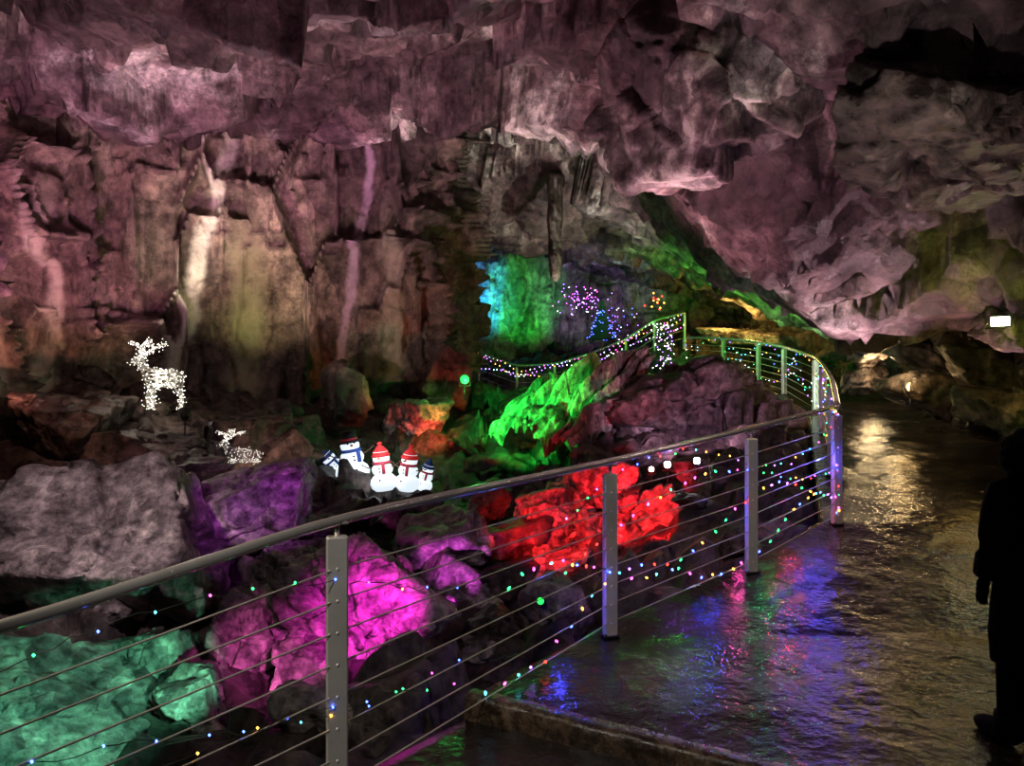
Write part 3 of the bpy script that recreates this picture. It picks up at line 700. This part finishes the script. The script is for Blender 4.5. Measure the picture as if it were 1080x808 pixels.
# ---------------------------------------------------------------- person
def person():
    c=Vector((2.31,3.22,.0))
    root=empty('person',c,'person in dark hooded coat walking away along the path','person');root.rotation_euler[2]=.15;root.scale=(.93,.88,.82)
    N=[(0,0,.96,.13),(0,0,1.15,.125),(0,-.01,1.34,.14),(0,0,1.48,.06),(0,.02,1.56,.085),(0,.03,1.68,.085),
       (-.17,0,1.42,.06),(-.25,-.02,1.16,.045),(-.27,.06,.93,.034),(.17,0,1.42,.06),(.25,.0,1.16,.045),(.27,.08,.95,.034),
       (-.08,0,.88,.1),(-.085,.08,.5,.08),(-.09,.1,.1,.055),(-.09,.24,.045,.04),
       (.1,0,.88,.1),(.11,-.03,.5,.08),(.12,-.16,.12,.055),(.12,-.04,.045,.04)]
    Ed=[(0,1),(1,2),(2,3),(3,4),(4,5),(2,6),(6,7),(7,8),(2,9),(9,10),(10,11),(0,12),(12,13),(13,14),(14,15),(0,16),(16,17),(17,18),(18,19)]
    mkobj('body',skin_to_mesh(N,Ed,'person_body',M_trs,2),root)
    rings=[(.5,.24,.18),(.65,.245,.18),(.8,.235,.17),(.95,.22,.155),(1.1,.205,.145),(1.25,.21,.15),(1.38,.215,.145),(1.46,.16,.11),(1.51,.09,.085)]
    V=[];n=28
    for z,a,b in rings:
        for q in range(n):
            t=2*math.pi*q/n;w=1+.02*math.sin(5*t+z*9);V.append((a*w*math.cos(t),b*w*math.sin(t),z))
    F=[(i*n+q,i*n+(q+1)%n,(i+1)*n+(q+1)%n,(i+1)*n+q) for i in range(len(rings)-1) for q in range(n)]
    coat=mkobj('coat',mkmesh('coat',V,F,M_coat),root,'long dark padded coat')
    for sx,e,wv in((-1,(-.26,-.02,1.16),(-.21,.1,.95)),(1,(.27,0,1.16),(.29,.08,.97))):
        V,F=tube([(sx*.12,0,1.43),(sx*.19,0,1.4),((sx*.19+e[0])/2,0,1.28),e,((e[0]+wv[0])/2,(e[1]+wv[1])/2,1.05),wv],[.07,.085,.08,.075,.068,.06],14)
        mkobj('sleeve',mkmesh('sleeve',V,F,M_coat),coat)
        hx,hy,hz=wv[0],wv[1]+.01,wv[2]-.02
        HN=[(hx,hy,hz,.028),(hx,hy+.01,hz-.05,.03),(hx,hy+.02,hz-.085,.028)];HE=[(0,1),(1,2)]
        for f,(oy,ln) in enumerate([(-.027,.055),(-.009,.068),(.009,.072),(.027,.063)]):
            bi=len(HN);HN+=[(hx,hy+.02+oy,hz-.1,.0095),(hx-sx*.004,hy+.03+oy,hz-.1-ln*.5,.009),(hx-sx*.02,hy+.04+oy,hz-.1-ln,.0075)];HE+=[(2,bi),(bi,bi+1),(bi+1,bi+2)]
        bi=len(HN);HN+=[(hx-sx*.012,hy+.045,hz-.055,.011),(hx-sx*.02,hy+.065,hz-.09,.009)];HE+=[(1,bi),(bi,bi+1)]
        mkobj('hand',skin_to_mesh(HN,HE,'hand',M_skin,2),root)
    V,F=tube([(0,.105,1.64),(0,.13,1.615),(0,.12,1.6)],[.008,.014,.01],8);mkobj('nose',mkmesh('nose',V,F,M_skin),root)
    V,F=ball(.085,(0,.035,1.63),20,14,(.9,.95,1.2));mkobj('face',mkmesh('face',V,F,M_skin),root)
    for x in(-.03,.03):
        V,F=ball(.011,(x,.112,1.65),8,6);mkobj('eye',mkmesh('eye',V,F,M_black),root)
    V,F=ball(.02,(0,.108,1.575),10,6,(1.2,.4,.3));mkobj('mouth',mkmesh('mouth',V,F,M_redw),root)
    Vs,Fs=ico(4)
    P=Vs*np.array([.21,.165,.17]);P=P*(1+.09*fbm(Vs*5,3,8)[:,None]);P+=np.array([0,-.035,1.58])
    keep=[f for f in Fs if not all(P[i][1]>.07 for i in f)]
    mkobj('hood',mkmesh('hood',P,keep,M_fur),coat,'bulky fur-trimmed dark hood')
    for s,x,y in((-1,.09,.16),(1,.12,-.1)):
        V,F=ball(.1,(s*x,y+.02,.055),16,10,(.58,1.4,.6));V=[(v[0],v[1],max(v[2],.0)) for v in V]
        sh=tube([(s*x,y-.05,.05),(s*x,y-.06,.18)],[.07,.065],12);V,F=merge([(V,F),sh]);mkobj('boot',mkmesh('boot',V,F,M_boot),root)
person()

# ---------------------------------------------------------------- lamps and added fill lights
def spot(pos,tgt,col,e,ang=70,blend=.8,size=.03):
    l=bpy.data.lights.new('lamp','SPOT');l.color=col;l.energy=e;l.spot_size=math.radians(ang);l.spot_blend=blend;l.shadow_soft_size=size
    o=bpy.data.objects.new('lamp',l);COL.objects.link(o);o.location=pos
    o.rotation_euler=(Vector(tgt)-Vector(pos)).to_track_quat('-Z','Y').to_euler();return o
def point(pos,col,e,size=.1):
    l=bpy.data.lights.new('lamp','POINT');l.color=col;l.energy=e;l.shadow_soft_size=size
    o=bpy.data.objects.new('lamp',l);COL.objects.link(o);o.location=pos;return o
# left wall
spot(W(165,418,10.8),W(190,270,13),(1,.9,.64),900,32)
spot(W(280,415,11.2),W(270,290,13.5),(1,.88,.42),210,58)
spot(W(20,440,9.0),W(30,290,11.5),(1,.36,.28),130,72)
spot(W(90,430,9.6),W(90,290,12),(1,.68,.32),120,55)
spot((-3.2,8.5,1.5),W(420,280,14.5),(1,.78,.66),420,44)
spot((-3.0,10.9,1.6),W(350,190,14),(.9,.25,.7),380,30)
spot((-5.5,9.0,1.7),W(110,165,12.5),(.75,.28,.58),560,78)
spot((-2.5,9.5,1.5),W(330,170,14),(.88,.38,.64),460,70)
# ceiling
spot((-4.6,8.4,1.9),(-4.8,11.4,6),(1,.62,.72),620,75)
spot((-2.4,7.4,1.4),(-4.2,8.6,6),(.9,.5,.62),200,80)
spot((-.8,9.5,.3),(-.5,12,6.2),(1,.6,.72),1150,58)
spot((-6.0,10.2,3.2),(-4,8.2,6),(.8,.45,.62),120,90)  # added light hung high to graze the roof for contrast
spot((-2.5,10.8,3.4),(-1.2,8.5,6),(1,.55,.7),210,95)  # second high grazing light, added for roof relief
spot((1.2,9.6,.9),(2.2,8.8,5),(1,.48,.6),520,70)
spot((.3,6.5,.3),(.8,7.0,6),(.95,.48,.6),190,85)
spot((0.2,6.8,1.2),W(760,110,7.2),(1,.6,.7),120,50)
spot((4.6,9.6,1.3),(4.0,9.0,4),(1,.62,.72),170,90)
spot((5.2,8.6,1.0),(5.2,7.6,3.2),(1,.5,.62),80,110)
spot((1.6,3.2,1.5),W(900,20,6.6),(1,.93,.88),150,38)  # added spot, lifts the pale roof patch at top right
spot((2.6,4.4,.9),W(985,140,6),(1,.78,.7),80,65)
point((3.4,3.6,3.0),(1,.7,.7),4,.1)  # unseen fill point added for the dark roof hollow
spot((6.4,8.6,1.5),(6,7.6,3),(.85,.85,.2),40,100)
# tunnel
spot(W(640,375,15.5),W(600,190,18),(1,1,.85),520,80)
spot(W(660,330,13.5),W(590,160,17),(1,.85,.8),260,60)
spot(W(640,370,19),W(600,250,24),(.6,.55,1),260,80)
spot((1.6,22.2,2.7),W(560,325,25.2),(.02,1,.07),1700,46)
spot((-1.0,21.8,2.7),W(496,325,24.4),(.02,.36,1),2400,46)
spot((-.4,22.4,2.7),W(522,328,25),(.02,.8,.8),350,40)
spot(W(600,345,22),W(612,315,25),(.4,.12,1),450,60)
spot(W(745,372,14.0),W(775,295,16.5),(.1,1,.06),420,95)
spot(W(800,372,13.2),W(820,310,14.5),(.15,1,.08),220,95)
point(W(715,320,18),(.15,1,.08),45)
point(W(790,336,20),(1,.6,.12),60)
point(W(760,340,21.3),(1,.6,.12),45)
# gully
spot((-.9,5.2,.2),W(385,655,6.7),(1,.02,.75),230,58)
spot((-1.6,6.1,1.0),W(270,545,8),(.55,.07,.8),100,46)
spot((-1.6,4.0,.8),W(30,775,5),(.2,1,.6),190,48)
spot((-1.9,4.6,-.4),W(165,705,6),(.2,1,.55),75,42)
spot((-1.4,4.9,0),W(275,705,6.1),(1,.12,.65),90,46)
spot((-3.4,5.0,1.8),W(120,600,7.4),(1,.76,.85),130,68)
spot(W(470,640,6.9),W(485,580,8.2),(.8,.08,.9),50,60)
spot(W(560,550,6.9),W(590,550,8.4),(1,.01,.015),300,75)
spot(W(700,560,7.4),W(665,535,8.8),(1,.01,.015),280,75)
spot(W(500,440,9.2),W(585,432,13),(.02,1,.08),2100,46)
spot(W(470,470,11.6),W(440,435,13),(1,.08,.04),90,80)
point(W(492,404,12.0),(.05,1,.12),25,.03)
point(W(578,628,5.7),(.05,1,.2),2.5,.03)
spot(W(400,450,9.4),W(402,492,10.6),(.85,.9,1),60,60)
spot(W(720,440,9.0),W(740,445,12),(.8,.45,.75),280,85)
point(W(165,395,10.7),(1,.9,.75),16,.3)
spot((-4.6,7.6,2.4),W(100,460,10.4),(1,.5,.35),60,50)
spot(W(270,520,9),W(290,460,11),(.9,.55,.4),50,80)
# right
point(W(945,390,11.2),(1,.72,.36),17,.05)  # added point, gives gold highlights on the wet far path
point(W(925,384,13.6),(1,.72,.36),26,.05)  # farther added point to lengthen those path highlights
spot(W(940,405,12),W(965,355,13),(.75,.35,.7),70,90)
spot(W(1040,356,7.0),W(1062,342,8.3),(.75,1,.1),45,120)
point(W(1048,328,7.5),(.8,1,.3),3,.05)
point(W(1040,378,8.6),(1,.62,.15),6)
point(W(958,404,11.0),(1,.6,.2),6)
spot((5.3,12,1.4),(5.2,13,2.0),(.7,1,.7),80,130)  # greenish fill added to bring out the back railing
spot((4.4,14.6,2.6),(5.6,15.8,1.9),(.9,.95,.8),70,120)  # pale fill added on the back railing posts
# walkway
for p,c,e in [((2.62,6.25,.95),(.05,.07,1),7),((2.35,6.15,.75),(1,.05,.05),4.5),((2.15,5.98,.8),(.05,1,.2),2.2),((1.5,5.5,.65),(.06,.08,1),4),((1.2,5.3,.8),(.45,.08,1),2.4),((.3,4.45,.3),(.05,.06,1),4),((2.85,6.7,1.25),(.25,.08,1),5),((1.8,5.72,.5),(1,.08,.4),3.2)]:  # added points standing in for fairy-light bulbs, placed for floor reflections
    point(p,c,e,.008)
spot((3.8,5.2,3.2),(2.6,4.9,0),(1,.7,.62),18,120)
spot((1.8,1.4,2.9),(.9,3.4,0),(1,.72,.4),55,50)  # added warm spot aimed at the step edge
spot((-1.2,.6,2.9),(-.5,3.2,.95),(1,.92,.82),140,55,size=.12)  # unseen fill from the camera side, brightens the near handrail
spot((-2.6,2.6,2.8),(-1.3,2.2,.9),(1,.85,.6),110,70,size=.1)  # added fill for the left end of the handrail
spot((.2,3.0,2.9),(1.3,5.2,1.2),(1,.88,.7),105,38,size=.12)  # added fill for the rest of the handrail and posts
world=bpy.data.worlds.new('dark');scene.world=world;world.use_nodes=True
world.node_tree.nodes['Background'].inputs[0].default_value=(.5,.35,.42,1);world.node_tree.nodes['Background'].inputs[1].default_value=.012

cam=bpy.data.cameras.new('camera');cam.sensor_width=36;cam.lens=26;cam.clip_end=200
co=bpy.data.objects.new('camera',cam);COL.objects.link(co);co.location=(0,0,CZ);co.rotation_euler=(math.radians(90),0,0)
scene.camera=co
